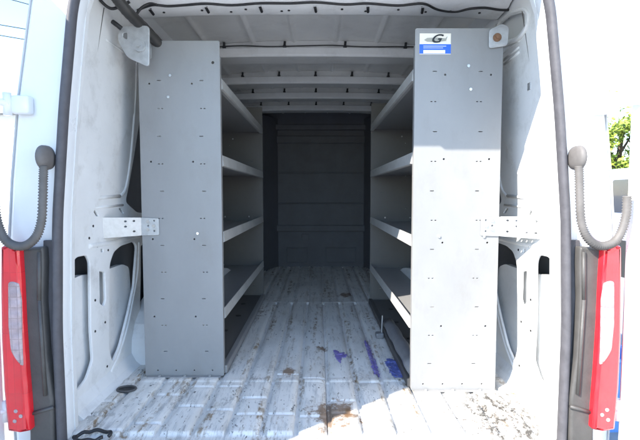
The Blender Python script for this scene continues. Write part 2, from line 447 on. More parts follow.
for s in (-1, 1):
    mp = lambda u, v, w, s=s: Vector((s * (WX - shear_top(u, v) + w), u, v))
    hs = [wall_poly(p, s, r) for p, r in holes_px]
    if s > 0: hs.append(rnd([(p.y, p.z) for p in (onX(x, y, .818) for x, y in ((500, 25), (511, 16), (524, 12), (527, 15), (525, 27), (518, 36), (502, 42)))], .02, 4))
    out = rnd([(VR + .115, -.005), (2.62, -.005), (2.62, 1.60), (VR + .115, 1.60)], .01)
    plate('side_panel', M['inner'], out, hs, .012, mp, van, .003)
    # backing skin, lower part close to the plate and upper part deeper
    b = MB()
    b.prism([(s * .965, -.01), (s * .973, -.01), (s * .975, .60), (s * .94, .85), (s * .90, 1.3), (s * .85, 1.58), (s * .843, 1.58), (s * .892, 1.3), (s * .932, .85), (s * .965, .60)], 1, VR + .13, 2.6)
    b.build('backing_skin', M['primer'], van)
    b = MB()
    b.prism(rnd([(VR + .13, .0), (VR + .13, .49), (1.68, .50), (1.74, .49), (1.80, .485), (2.03, .485), (2.10, .46), (2.16, .0)], .02), 0, s * .890, s * .915)
    b.build('wall_liner', M['inner'], van)
    # wall further in with vertical ribs
    b = MB(); b.prism([(s * .90, -.005), (s * .91, -.005), (s * .91, .8), (s * .85, 1.6), (s * .84, 1.6), (s * .90, .8)], 1, 2.63, VB)
    for yy in (2.9, 3.5, 4.1, 4.6):
        b.prism([(s * .865, .004), (s * .899, .004), (s * .899, .8), (s * .842, 1.58), (s * .81, 1.58), (s * .865, .8)], 1, yy, yy + .09)
    b.build('side_panel', M['inner'], van)
    # horizontal swages and the window-panel frame on the plate
    b = MB()
    def bar(pxa, pxb, r):
        pa = onX(*pxa, -WX); pb = onX(*pxb, -WX)
        b.tube([Vector((s * (WX - .004 - shear_top(p.y, p.z)), p.y, p.z)) for p in (pa, pa.lerp(pb, .5), pb)], r, 8)
    bar((83, 199), (119, 196), .009); bar((84, 209), (122, 205), .006)
    pass
    frame_px = [(119, 196), (124, 188), (127, 160), (128, 110), (127, 60), (124, 46)]
    pts = [onX(x, y, -WX) for x, y in frame_px]
    b.tube(smoothpath([Vector((s * (WX - .003 - shear_top(p.y, p.z)), p.y, p.z)) for p in pts], 5), .010, 8)
    pts = [onX(x, y, -WX) for x, y in [(95, 40), (110, 50), (124, 60), (136, 72)]]
    b.tube(smoothpath([Vector((s * (WX - .003 - shear_top(p.y, p.z)), p.y, p.z)) for p in pts], 5), .006, 8)
    for (x, y) in ((92, 226), (96, 246), (107, 250), (94, 331), (94, 300), (106, 366), (88, 238), (104, 322)):
        p = onX(x, y, -WX); d_ = MB(); d_.disc((s * (WX - .006), p.y, p.z), (1, 0, 0), .005, .004, 8); d_.build('hole_plug', M['black'], van)
    for pl in (((91, 8), (88.5, 35), (86, 62)), ((84, 66), (83.5, 120), (83, 190))):  # thin tubes drawn for the panel gap and crease lines, upper one dark
        pp = [onX(x, y, -WX) for x, y in pl]; d_ = MB()
        d_.tube([Vector((s * (WX - .0065 - shear_top(p.y, p.z)), p.y, p.z)) for p in pp], .0022 if pl[0][0] > 90 else .003, 6); d_.build('panel_line', M['hose'] if pl[0][0] > 90 else M['inner'], van, True)
    # low pressed beads round the openings
    pts = [onX(x, y, -WX) for x, y in [(138, 242), (137, 270), (133, 295), (127, 325), (119, 352), (110, 372)]]
    b.tube([Vector((s * (WX - .001), p.y, p.z)) for p in smoothpath(pts, 5)], .010, 10)
    pts = [onX(x, y, -WX) for x, y in [(88, 246), (108, 243), (124, 239), (140, 235)]]
    b.tube([Vector((s * (WX + .002), p.y, p.z)) for p in smoothpath(pts, 5)], .013, 10)
    b.build('swage', M['inner'], van, True)
    # raised rim of the corner opening, slots below it
    b = MB()
    if s > 0:
     b = MB(); rp_ = [onX(x, y, .812) for x, y in ((498, 24), (510, 13), (525, 8), (530, 14), (527, 29), (519, 39), (501, 46))]
     b.tube([Vector((s * .812, y, z)) for y, z in rnd([(p.y, p.z) for p in rp_], .03, 4) + [(rp_[0].y, rp_[0].z)]], .008, 8)
     for q0, q1 in (((504, 60), (520, 47)), ((505, 64), (520, 52))):
        pa, pb = onX(*q0, .820), onX(*q1, .820); b.tube([Vector((s * pa.x, pa.y, pa.z)), Vector((s * pb.x, pb.y, pb.z))], .006, 6)
     b.build('pressed_rim', M['inner'], van, True)
    # wheel arch under the shelves
    b = MB(); pr = [(2.02 + .62 - .62 * math.cos(a), .34 * math.sin(a) ** .6) for a in [PI * k / 16 for k in range(17)]]
    b.prism(pr, 0, s * .60, s * .875); b.build('wheel_arch', M['inner'], van)
    # floor to wall cove
    b = MB(); b.prism([(s * .80, .0), (s * .858, .0), (s * .858, .07), (s * .835, .03)], 1, VR + .12, VB - .01); b.build('floor_cove', M['inner'], van)

# bulkhead: pressed dark partition with swages and two recesses, and angled wings
b = MB()
b.box((-.90, VB, 0), (.90, VB + .03, 1.72))
for z0, z1, d in ((1.36, 1.44, .02), (1.03, 1.05, .012), (.40, .47, .03), (.70, .715, .012), (1.50, 1.56, .04)):
    b.box((-.60, VB - d, z0), (.60, VB + .004, z1), .008)
for x0, x1 in ((-.33, -.10), (.10, .44)):
    for (a0, a1, c0, c1) in ((x0, x1, .05, .062), (x0, x1, .21, .222), (x0, x0 + .012, .062, .21), (x1 - .012, x1, .062, .21)):
        b.box((a0, VB - .014, c0), (a1, VB + .004, c1), .003)
b.build('bulkhead', M['bulk'], van)
b = MB(); b.prism([(-.42, VB - .005), (-.58, VB - .35), (-.90, VB - .36), (-.90, VB - .005)], 2, .0, 1.62)
b.build('bulkhead_wing', M['bulk'], van)
b = MB(); b.prism([(.52, VB - .005), (.62, VB - .35), (.90, VB - .36), (.90, VB - .005)], 2, .0, 1.62)
b.build('bulkhead_wing', M['bulk'], van)
b = MB()
b.box((-.16, VB - .022, .30), (-.08, VB - .002, .37), .004); b.build('wall_plate', M['bulk'], van)

# roof skin with longitudinal swages, bows and header
def roof_z(x): return 1.70 - .05 * (abs(x) / .8) ** 2.4
def roof_s(x):
    z = roof_z(x)
    for c in (-.62, -.36, -.12, .12, .36, .62): z -= .014 * math.exp(-((x - c) / .014) ** 2)
    return z
rx = sorted({round(-.86 + i * .02, 4) for i in range(87)} | {c + d for c in (-.62, -.36, -.12, .12, .36, .62) for d in (-.02, -.012, -.006, 0, .006, .012, .02)})
b = MB()
V = [[b.bm.verts.new((x, y, roof_s(x))) for y in (1.46, 2.2, 3.0, 4.0, VB + .03)] for x in rx]
for i in range(len(rx) - 1):
    for j in range(4): b.bm.faces.new((V[i][j], V[i + 1][j], V[i + 1][j + 1], V[i][j + 1]))
b.build('roof_lining', M['roof'], van, True)

def arch(x, drop): return roof_z(x) - drop
def bow(y, drop, depth, name='roof_bow', xm=.80, nclip=5, flange=True):
    """hat section running across the roof; a web hanging down towards the camera"""
    b = MB(); secs = []
    for i in range(33):
        x = -xm + 2 * xm * i / 32; t = roof_z(x) - .002; z = min(t - .01, 1.60 - .018 * (abs(x) / .8) ** 2.6 + drop)
        secs.append([(x, y, z + .004), (x, y - .004, z + .012), (x, y - .004, z + .048), (x, y + .012, z + .054), (x, y + .03, t), (x, y + depth - .02, t), (x, y + depth, z + .05), (x, y + depth, z), (x, y + .004, z)])
    b.loft(secs)
    o = b.build(name, M['roof'], van)
    for k in range(nclip):
        x = -.52 + 1.04 * k / (nclip - 1); z = 1.60 - .018 * (abs(x) / .8) ** 2.6 + drop
        c = MB(); c.box((x - .010, y - .012, z + .050), (x + .010, y + .012, z + .060), .003)
        c.tube([(x, y - .004, z + .058), (x + .002, y - .006, z + .082)], .007, 8)
        c.build('wire_clip', M['black'], o)
    return o
b1 = bow(2.58, 0.0, .14, nclip=4); bow(3.20, 0.0, .12); bow(3.70, .0, .12); bow(4.22, .0, .12)
# thin cable along the first bow
b = MB(); b.tube(smoothpath([(x, 2.572, 1.60 - .018 * (abs(x) / .8) ** 2.6 + .056 + .004 * math.sin(i * 2.1)) for i, x in enumerate([-.6, -.42, -.25, -.08, .1, .27, .45, .6])], 4), .0035, 6)
b.build('roof_cable', M['black'], van)

# rear header: deep beam over the doors
secs = []
for i in range(41):
    x = -.80 + 1.6 * i / 40; a = -.02 * (abs(x) / .8) ** 3
    secs.append([(x, VR + .055, 1.625 + a), (x, 1.62, 1.635 + a), (x, 1.72, 1.628 + a), (x, 1.80, 1.612 + a), (x, 1.835, 1.604 + a), (x, 1.845, 1.596 + a), (x, 1.965, 1.590 + a), (x, 1.985, 1.596 + a), (x, 1.99, 1.612 + a), (x, 1.985, max(1.69 + a, 1.63 + a)), (x, VR + .055, 1.69 + a)])
b = MB(); b.loft(secs); b.build('rear_header', M['inner'], van, True)
for px in (170, 207, 234, 249, 283, 290, 341, 364, 395, 422, 445, 473):
    p = onZ(px, 17, 1.592); a = -.02 * (abs(p.x) / .8) ** 3
    b = MB(); b.disc((p.x, 1.93 + random.uniform(-.02, .02), 1.591 + a), (0, 0, 1), .0055, .004, 8); b.build('hole_plug', M['black'], van)
# cable along the header, with clips
cp = []
for px, py in ((138, 10), (152, 5), (168, 6), (185, 5), (206, 3.5), (232, 5), (260, 3), (290, 3), (316, 2), (345, 4), (368, 3), (398, 5), (423, 3), (438, 9), (455, 11), (470, 8), (485, 7), (500, 9), (512, 9)):
    p = onY(px, py, 1.83); a = -.02 * (abs(p.x) / .8) ** 3
    q = onZ(px, py, 1.592 + a)
    cp.append((q.x, q.y, (1.590 if q.y > 1.815 else 1.600) + a))
b = MB(); b.tube(smoothpath(cp, 5), .005, 8); b.build('header_cable', M['black'], van, True)
for px in (150, 206, 260, 315, 368, 423, 511):
    q = onZ(px, 2.0, 1.612); a = -.02 * (abs(q.x) / .8) ** 3
    c = MB(); c.box((q.x - .012, q.y - .012, 1.594 + a), (q.x + .012, q.y + .014, 1.612 + a), .004); c.tube([(q.x, q.y, 1.592 + a), (q.x + .004, q.y + .03, 1.584 + a)], .006, 8)
    c.build('wire_clip', M['black'], van)
# fat black loom at the left roof corner, thin wires beside it
pa, pb, pc = onY(108, -14, 1.66), onY(128, 12, 1.74), onY(166, 52, 1.95)
b = MB(); b.tube(smoothpath([pa, onY(117, -2, 1.70), pb, onY(146, 30, 1.84), pc], 8), lambda i: .0215 + .0012 * (i % 2), 14); b.build('wiring_loom', M['loom'], van, True)
b = MB()
b.tube(smoothpath([onY(97, -6, 1.70), onY(103, 3, 1.72), onY(112, 9, 1.74), onY(122, 6, 1.75), onY(130, 2, 1.75)], 6), .006, 8)
b.tube(smoothpath([onY(113, 22, 1.76), onY(117, 25, 1.76), onY(122, 29, 1.77)], 4), .009, 8)
b.tube(smoothpath([onY(136, 16, 1.80), onY(142, 8, 1.80), onY(150, 4, 1.81), onY(157, 5, 1.81)], 6), .005, 8)
b.build('loose_wire', M['black'], van, True)
# gussets in the upper corners
for s in (-1, 1):
    def gm(u, v, w, s=s): return Vector((s * (u + w), v * .0 + 1.0, 0))
    # pressed corner plate between header and pillar, with a rounded opening
    pts = [onY(px, py, 1.80) for px, py in ((487, -14), (528, -14), (537, 6), (531, 36), (512, 52), (487, 56))]
    hol = [onY(px, py, 1.80) for px, py in ((501, 24), (513, 14), (525, 12), (527, 26), (520, 36), (501, 42))]
    if s > 0: continue
    if s < 0:
        pts = [Vector((abs(p.x), 0, p.z)) for p in (onY(px, py, 1.80) for px, py in ((150, 26), (121, 27), (118, 40), (128, 58), (150, 68)))]
        hol = [Vector((abs(p.x), 0, p.z)) for p in (onY(px, py, 1.80) for px, py in ((128, 33), (124, 34), (124, 38), (128, 40)))]
    plate('corner_gusset', M['galv'], rnd([(p.x, p.z) for p in pts], .02), [rnd([(p.x, p.z) for p in hol], .016 if s > 0 else .004)], .01,
          lambda u, v, w, s=s: Vector((s * u, 1.80 + w, v)), van, .002)
b = MB(); p = onY(140, 46, 1.79); b.disc((p.x, 1.788, p.z), (0, 1, 0), .024, .012, 18); b.disc((p.x, 1.78, p.z), (0, 1, 0), .010, .012, 6); b.build('gusset_bolt', M['galv'], van)
b = MB(); p = onY(533, 86, 1.70)
b.box((p.x - .012, p.y - .006, p.z - .014), (p.x + .014, p.y + .02, p.z + .016), .004); b.build('panel_clip', M['galv'], van)

# ------------------------------------------------------------------ rear exterior: trims, lamps, hoses, hinges, doors
YR = VR - .01
def mirror_px(pts): return [(624 - x, y) for x, y in pts]
for s in (-1, 1):
    mp = lambda y0: (lambda u, v, w, s=s: Vector((s * u, y0 + w - .10 * max(0, u - .90) * 0, v)))
    def poly(pxs, y, r=.008):
        return rnd([(abs(p.x), p.z) for p in (onY(x, yy, y) for x, yy in pxs)], r, 4)
    # black plastic corner trim with a step and a slot
    trim = [(20, 249), (43, 247), (44, 262), (43, 300), (47, 360), (53, 400), (54, 446), (30, 446), (30, 432), (26, 360), (21, 300)]
    t = plate('corner_trim', M['plastic'], poly(trim, VR - .037), [], .05, mp(VR - .012), van, .008)
    b = MB()
    for (xa, ya, xb, yb) in ((40, 252, 40, 300), (40, 300, 46, 395), (33, 413, 54, 407)):
        A = onY(xa, ya, YR - .03); B = onY(xb, yb, YR - .03)
        b.tube([Vector((s * abs(A.x), A.y, A.z)), Vector((s * abs(B.x), B.y, B.z))], .006, 8)
    b.build('trim_ridge', M['plastic'], t, True)
    # gap strip between trim and seal
    strip = [(45, 240), (54, 240), (55, 446), (55.5, 446), (50, 400), (45, 330)]
    plate('gap_strip', M['rubber'], poly(strip, VR, .003), [], .02, mp(VR + .004), van, .002)
    # lamp
    lamp = empty('taillight', (s * .96, VR - .02, .3)); lamp.parent = van; lamp.location = Vector((s * .96, VR - .02, .3)) - van.location
    red = [(1, 246), (10, 246), (19, 249), (21, 280), (23, 325), (26, 370), (28.5, 400), (30.5, 431), (20, 433), (8, 431), (4, 390), (1.5, 340), (.8, 290)]
    plate('red_lens', M['red'], poly(red, VR - .062, .006), [], .075, mp(VR - .025), lamp, .010)
    clr = [(8.2, 282), (13, 281), (19, 283), (20.6, 300), (21.6, 330), (23.3, 367), (17, 361), (11, 351), (8.4, 325)]
    plate('clear_lens', M['clear'], poly(clr, VR - .066, .010), [], .06, mp(VR - .0365), lamp, .006)
    for (x, y) in ((16, 411), (21, 416), (15, 421)):
        A = onY(x, y, VR - .066); b = MB(); b.disc((s * abs(A.x), VR - .061, A.z), (0, 1, 0), .006, .006, 14); b.build('lens_reflector', M['clear'], lamp)
    for o in lamp.children: pass
    # corrugated hose between body and door
    Y0 = VR - .065
    path = [(44.5, 166), (44, 180), (43.5, 200), (42, 222), (36, 238), (24, 246), (10, 243), (2, 232), (-3, 214), (-4, 196)]
    pts = smoothpath([Vector((s * abs(onY(x, y, Y0).x), Y0, onY(x, y, Y0).z)) for x, y in path], 14)
    b = MB(); b.tube(pts, lambda i: .0115 + (.0024 if i % 2 else -.0014), 14)
    hs_ = b.build('wiring_hose', M['hose'], van, True)
    A = onY(44.5, 160, Y0 + .01)
    b = MB(); c = Vector((s * abs(A.x), Y0 + .02, A.z))
    secs = []
    for i in range(13):
        a = PI * i / 12; zz = .037 * math.cos(a); rr = max(.001, math.sin(a)) ** .7
        secs.append([(c.x + .017 * rr * math.cos(q), c.y + .045 * rr * math.sin(q), c.z + zz + .008) for q in [2 * PI * k / 14 for k in range(14)]])
    b.loft(secs); b.build('hose_boot', M['hose'], hs_, True)
    # hinges
    for z in (1.085, .12):
        xo = .975 if z < .6 else .972 - .042 * (z - .6) / .5
        b = MB()
        b.box((min(s * (xo - .06), s * (xo - .005)), VR - .03, z - .028), (max(s * (xo - .06), s * (xo - .005)), VR + .004, z + .028), .007)
        b.tube([(s * (xo + .002), VR - .03, z - .034), (s * (xo + .002), VR - .03, z + .034)], .012, 10)
        b.tube(smoothpath([(s * xo, VR - .03, z), (s * (xo + .02), VR - .05, z + .004), (s * .985, VR - .08, z)], 5), .011, 10)
        b.build('door_hinge', M['body'], van, True)
# doors, swung out square to the body
def rear_door(s, ang):
    hx, hy = .974, VR - .03
    ca, sa = math.cos(ang), math.sin(ang)
    def mp(u, v, w):     # u along the door from the hinge, w through its thickness (towards +: outer face)
        return Vector((s * (hx - u * ca + w * sa), hy - u * sa - w * ca, v))
    out = rnd([(.0, -.06), (.0, .72), (.0, 1.30), (.02, 1.50), (.06, 1.60), (.765, 1.61), (.765, -.06)], .02)
    d = plate('rear_door', M['body'], out, [], .05, lambda u, v, w: mp(u, v, w + .03), van, .012)
    inn = rnd([(.20, .05), (.20, .66), (.70, .66), (.70, .05)], .04)
    plate('door_card', M['plastic'], inn, [], .012, lambda u, v, w: mp(u, v, w + .002), d, .004)
    win = rnd([(.12, .76), (.19, 1.40), (.24, 1.48), (.70, 1.48), (.70, .76)], .05)
    plate('window_blank', M['inner'], win, [], .010, lambda u, v, w: mp(u, v, w + .003), d, .004)
    hd = rnd([(.60, .68), (.60, .73), (.74, .73), (.74, .68)], .015)
    plate('handle', M['plastic'], hd, [], .05, lambda u, v, w: mp(u, v, w - .01), d, .008)
rear_door(-1, R(98)); rear_door(1, R(95))
# wheels (outside, below the body)
for s in (-1, 1):
    for wy in (2.45, 6.0):
        root = empty('wheel', (0, 0, 0)); root.parent = van; root.location = Vector((s * .86, wy, GZ + .36)) - van.location
        b = MB(); prf = [(.20, -.11), (.33, -.115), (.355, -.09), (.36, 0), (.355, .09), (.33, .115), (.20, .11)]
        b.loft([[(s * .86 + w, wy + r * math.cos(a), GZ + .36 + r * math.sin(a)) for r, w in prf] for a in [2 * PI * k / 36 for k in range(37)]])
        b.build('tyre', M['tyre'], root, True)
        b = MB(); b.disc((s * .86, wy, GZ + .36), (1, 0, 0), .21, .15, 30); b.disc((s * .94, wy, GZ + .36), (1, 0, 0), .06, .03, 16); b.build('rim', M['galv'], root)
# cab ahead of the bulkhead
b = MB(); b.loft([[(x * k, y, -.42 + (z + .42) * h) for x, z in full] for y, k, h in ((5.601, 1, 1), (6.0, .97, .97), (6.45, .92, .70), (6.9, .86, .62), (7.05, .80, .45))], closed=False); b.build('cab_shell', M['body'], van, True)

# ------------------------------------------------------------------ shelving units
SH = (.305, .645, .978, 1.307)
def shelving(s, Y0, label):
    xi, xo, L, H = .397, .742, 1.42, 1.455
    root = empty('shelving_unit', (s * .57, Y0 + L / 2, .009), label, 'shelving unit', 'shelving units along the van walls')
    # end panels with slots and holes
    def holes():
        hs = []
        for c in (.075, .255):
            for i, z in enumerate([.12 + .117 * k for k in range(11)]):
                x = xi + c + .004 * (i % 3)
                if i % 2 == 0:
                    hs.append(rnd([(x - .008, z - .0014), (x + .008, z - .0014), (x + .008, z + .0014), (x - .008, z + .0014)], .002, 2))
                else:
                    hs.append(rnd([(x - .011, z - .0016), (x - .004, z - .0016), (x - .004, z + .0016), (x - .011, z + .0016)], .001, 2))
                    hs.append(rnd([(x + .004, z - .0016), (x + .011, z - .0016), (x + .011, z + .0016), (x + .004, z + .0016)], .001, 2))
            for z in SH:
                hs.append([(xi + c + .045 + .004 * math.cos(a), z - .03 + .004 * math.sin(a)) for a in [2 * PI * k / 8 for k in range(8)]])
        for k in range(4):
            hs.append([(xi + .05 + k * .08 + .003 * math.cos(a), .035 + .003 * math.sin(a)) for a in [2 * PI * k2 / 8 for k2 in range(8)]])
        for x, z in ((xi + .03, H - .09), (xi + .31, H - .03)):
            hs.append([(x + .006 * math.cos(a), z + .006 * math.sin(a)) for a in [2 * PI * k2 / 10 for k2 in range(10)]])
        return hs
    outl = rnd([(xi, .009), (xo, .009), (xo, H - .05), (xo - .03, H), (xi, H)], .008)
    for (yy, hh, sg) in ((Y0, holes(), 1), (Y0 + L, holes()[::3], 1)):
        p = plate('end_panel', M['shelf'] if yy == Y0 else M['shelf_dim'], outl, hh, .004, lambda u, v, w, yy=yy: Vector((s * u, yy + w, v)), root, .0008)
        b = MB()
        for xx in (xi + .001, xo - .003):
            b.box((min(s * xx, s * (xx + .003)), yy + .0025, .012), (max(s * xx, s * (xx + .003)), yy + .028, H - .06), .0005)
        b.box((min(s * (xi + .01), s * (xo - .035)), yy + .0025, H - .005), (max(s * (xi + .01), s * (xo - .035)), yy + .026, H - .002))
        b.build('panel_flange', M['shelf'], p)
        for x, z in ((xi + .21, H - .145), (xi + .22, H - .235), (xi + .105, .64), (xi + .285, .64)):
            b = MB(); b.disc((s * x, yy - .004, z), (0, 1, 0), .006, .005, 8); b.build('bolt_head', M['bolt'], p)
    for z in SH:
        b = MB()
        lo = (min(s * (xi + .006), s * (xo - .006)), Y0 + .004, z - .036); hi = (max(s * (xi + .006), s * (xo - .006)), Y0 + L - .004, z - .033)
        b.box(lo, hi)
        sh = b.build('shelf', M['shelf'], root)
        b = MB()   # folded front lip, leaning slightly into the aisle
        b.prism([(s * (xi + .004), z), (s * (xi + .0005), z), (s * (xi - .004), z - .045), (s * (xi + .004), z - .048), (s * (xi + .020), z - .046), (s * (xi + .020), z - .043), (s * (xi + .006), z - .043)], 1, Y0 + .03, Y0 + L - .004)
        b.build('shelf_lip', M['lip'], sh)
        b = MB(); b.box((min(s * (xo - .009), s * (xo - .006)), Y0 + .004, z - .033), (max(s * (xo - .009), s * (xo - .006)), Y0 + L - .004, z + .04)); b.build('back_lip', M['shelf'], sh)
    b = MB()
    b.box((min(s * (xi + .01), s * (xo - .01)), Y0 + .005, .035), (max(s * (xi + .01), s * (xo - .01)), Y0 + L - .005, .040))
    bt = b.build('base_tray', M['shelf_dim'], root)
    b = MB(); b.box((min(s * (xi - .010), s * (xi + .016)), Y0 + .02, .012), (max(s * (xi - .010), s * (xi + .016)), Y0 + L, .048), .004); b.build('base_rail', M['base'] if s > 0 else M['shelf'], bt)
    for k in range(4):
        b = MB(); b.disc((s * (xi + .09 + .02 * (k % 2)), Y0 + .25 + k * .3, .0405), (0, 0, 1), .016, .003, 12); b.build('drain_hole', M['black'], bt)
    # foot flange with bolts
    b = MB(); b.box((min(s * (xi + .01), s * (xo - .01)), Y0 - .022, .0095), (max(s * (xi + .01), s * (xo - .01)), Y0 - .003, .0125), .001); ft = b.build('foot_flange', M['shelf'], root)
    for k in range(3):
        b = MB(); b.disc((s * (xi + .06 + k * .11), Y0 - .012, .015), (0, 0, 1), .006, .005, 6); b.build('bolt_head', M['galv'], ft)
    # bracket to the wall
    zb = onY(126, 226, Y0 - .02).z
    yb = Y0 - .006
    hs = []
    for k in range(9):
        cx = xo - .055 + k * .026
        for dz in (-.022, 0, .022):
            if (k + int(dz * 1000)) % 3: hs.append([(cx + .0042 * math.cos(a), zb + dz + .0042 * math.sin(a)) for a in [2 * PI * q / 8 for q in range(8)]])
    br = plate('wall_bracket', M['galv'], rnd([(xo - .075, zb - .04), (xo + .004, zb - .042), (xo + .004, zb + .036), (xo - .075, zb + .032)], .006), [h for h in hs if h[0][0] < xo - .004], .004,
               lambda u, v, w: Vector((s * u, yb + w, v)), root, .0008)
    wing = [(xo, zb - .042), (xo + .115, zb - .044), (xo + .115, zb + .042), (xo, zb + .036)]
    plate('bracket_wing', M['galv'], rnd(wing, .004), [h for h in hs if h[0][0] > xo + .01 and (s > 0 or h[0][0] < xo + .06)], .004,
               lambda u, v, w: Vector((s * u, yb - .0005 - (u - xo) * .9 + w, v)), br, .0008)
    b = MB(); x = xo - .03
    for xx, dz in ((x, -.015), (x, .02), (xo - .055, 0)):
        b = MB(); b.disc((s * xx, yb - .005, zb + dz), (0, 1, 0), .008, .006, 6); b.build('bolt_head', M['bolt'], br)
    # upper bracket
    zc = H - .02
    br = plate('wall_bracket', M['galv'], rnd([(xo - .06, zc - .06), (xo + .01, zc - .05), (xo + .014, zc + .02), (xo - .01, zc + .035), (xo - .06, zc + .01)], .012), [], .004,
               lambda u, v, w: Vector((s * u, yb - .004 - max(0, u - xo) * .5 + w, v)), root, .0008)
    b = MB(); b.disc((s * (xo - .03), yb - .01, zc - .02), (0, 1, 0), .016, .008, 14); b.disc((s * (xo - .03), yb - .016, zc - .02), (0, 1, 0), .008, .008, 6); b.build('bolt_head', M['galv'] if s < 0 else M['rust'], br)
    return root
left_u = shelving(-1, 1.90, 'grey metal shelving unit on the shaded side, opposite the one with the sticker')
right_u = shelving(1, 1.755, 'grey metal shelving unit half in sunlight with a blue and white sticker at its top')
# sticker on the sunny unit
A = onY(420, 33, 1.75); B = onY(451, 54, 1.75)
ys_ = 1.7518
b = MB(); b.box((A.x, ys_, B.z + .0), (B.x, ys_ + .0006, A.z)); st = b.build('sticker', M['sticker'], right_u)
W_ = B.x - A.x; H_ = A.z - B.z
def sb(x0, z0, x1, z1, k): return ((A.x + W_ * x0, ys_ - .0008 * k, A.z - H_ * z1), (A.x + W_ * x1, ys_ - .0008 * k + .0006, A.z - H_ * z0))
b = MB(); b.box(*sb(.0, .52, 1, .97, 1)); b.build('blue_band', M['sblue'], st)
b = MB(); b.box(*sb(.12, .80, .82, .96, 2)); b.box(*sb(.0, .46, 1, .515, 1)); b.box(*sb(.12, .60, .85, .625, 2)); b.box(*sb(.12, .69, .75, .71, 2)); b.box(*sb(.88, .10, .98, .44, 1)); b.build('white_field', M['swhite'], st)
c = MB(); c.prism([(A.x + W_ * x, A.z - H_ * z) for x, z in ((.14, .32), (.24, .22), (.55, .2), (.82, .24), (.9, .12), (.84, .36), (.55, .42), (.24, .40))], 1, ys_ - .0008, ys_ - .0002); c.build('swoosh', M['sgrey'], st)
text_mesh('logo_letter', 'G', H_ * .56, M['ink'], lambda u, v, w: Vector((A.x + W_ * .5 + u * 1.25, ys_ - .0014 - w, A.z - H_ * .27 + v)), st, .45)

# ------------------------------------------------------------------ loose things on the van floor
def inside(p, poly):
    r = False
    for i in range(len(poly)):
        (x1, y1), (x2, y2) = poly[i - 1], poly[i]
        if (y1 > p[1]) != (y2 > p[1]) and p[0] < (x2 - x1) * (p[1] - y1) / (y2 - y1) + x1: r = not r
    return r
def blob(name, pxs, m, h, label, cat, group=None, z0=.0125):
    # torn, creased film: ragged outline and a few holes
    pts = [onZ(x, y, z0) for x, y in pxs]; pl = [(p.x, p.y) for p in pts]
    x0 = min(p[0] for p in pl) - .02; x1 = max(p[0] for p in pl) + .02; y0 = min(p[1] for p in pl) - .03; y1 = max(p[1] for p in pl) + .03
    st = .0035; b = MB(); vv = {}
    def V(i, j):
        if (i, j) not in vv:
            x, y = x0 + i * st, y0 + j * st
            z = max(0, noise.noise(Vector((x * 45, y * 30, 2)))) * .007 + .0012 * noise.noise(Vector((x * 160, y * 160, 5)))
            jx = .0012 * noise.noise(Vector((x * 300, y * 300, 9)))
            vv[(i, j)] = b.bm.verts.new((x + jx, y + jx, floor_h(x, y) + .0022 + z))
        return vv[(i, j)]
    for i in range(int((x1 - x0) / st)):
        for j in range(int((y1 - y0) / st)):
            x, y = x0 + (i + .5) * st, y0 + (j + .5) * st
            q = (x + .006 * noise.noise(Vector((x * 60, y * 40, 1))) + .005 * noise.noise(Vector((x * 200, y * 150, 7))), y + .02 * noise.noise(Vector((x * 50, y * 40, 4))))
            if inside(q, pl) and noise.noise(Vector((x * 70, y * 45, 8))) < .55:
                b.bm.faces.new((V(i, j), V(i + 1, j), V(i + 1, j + 1), V(i, j + 1)))
    r = bmesh.ops.extrude_face_region(b.bm, geom=b.bm.faces[:])
    for v in r['geom']:
        if isinstance(v, bmesh.types.BMVert): v.co.z += .0006
    o = b.build(name, m, None, True); tag(o, label, cat, group); return o
blob('film_scrap', [(364, 341), (367, 340), (371, 348), (375, 358), (380, 373), (379, 376), (374, 375), (370, 360)], M['purple'], .002, 'long narrow strip of purple film on the van floor', 'film scrap', 'scraps of purple film on the floor')
blob('film_scrap', [(384, 362), (388, 359), (397, 361), (403, 377), (396, 379), (390, 374), (387, 366)], M['blue_film'], .002, 'broad torn scrap of deep blue film beside the sunlit shelving', 'film scrap', 'scraps of purple film on the floor')
blob('film_scrap', [(333, 350), (341, 353), (350, 355), (342, 358), (340, 364), (336, 358)], M['purple'], .0015, 'small star-shaped scrap of pale purple film near the floor centre', 'film scrap', 'scraps of purple film on the floor')
# tie-down block with an upright rod by the sunlit shelving
r0 = onZ(380, 338, .010)
td = empty('tie_down', r0, 'small grey tie-down block with a thin pale upright rod on the floor', 'tie-down')
MB().box((r0.x - .024, r0.y - .02, r0.z), (r0.x + .02, r0.y + .03, r0.z + .03), .008).build('block', M['roll'], td)
b = MB(); b.tube([(r0.x + .01, r0.y + .005, r0.z + .03), (r0.x + .013, r0.y + .005, r0.z + .125)], .0035, 8); b.build('rod', M['galv'], td)
# grey rolled sheet on the base of the sunlit unit
p0 = Vector((.425, 1.80, .075)); p1 = Vector((.42, 2.45, .075))
b = MB()
pts = [p0.lerp(p1, i / 10) for i in range(11)]
b.tube(pts, lambda i: .033 + .003 * math.sin(i * 1.9), 14); tag(b.build('plastic_roll', M['roll'], None, True), 'grey rolled-up plastic sheet lying along the base of the sunlit shelving unit', 'plastic roll')
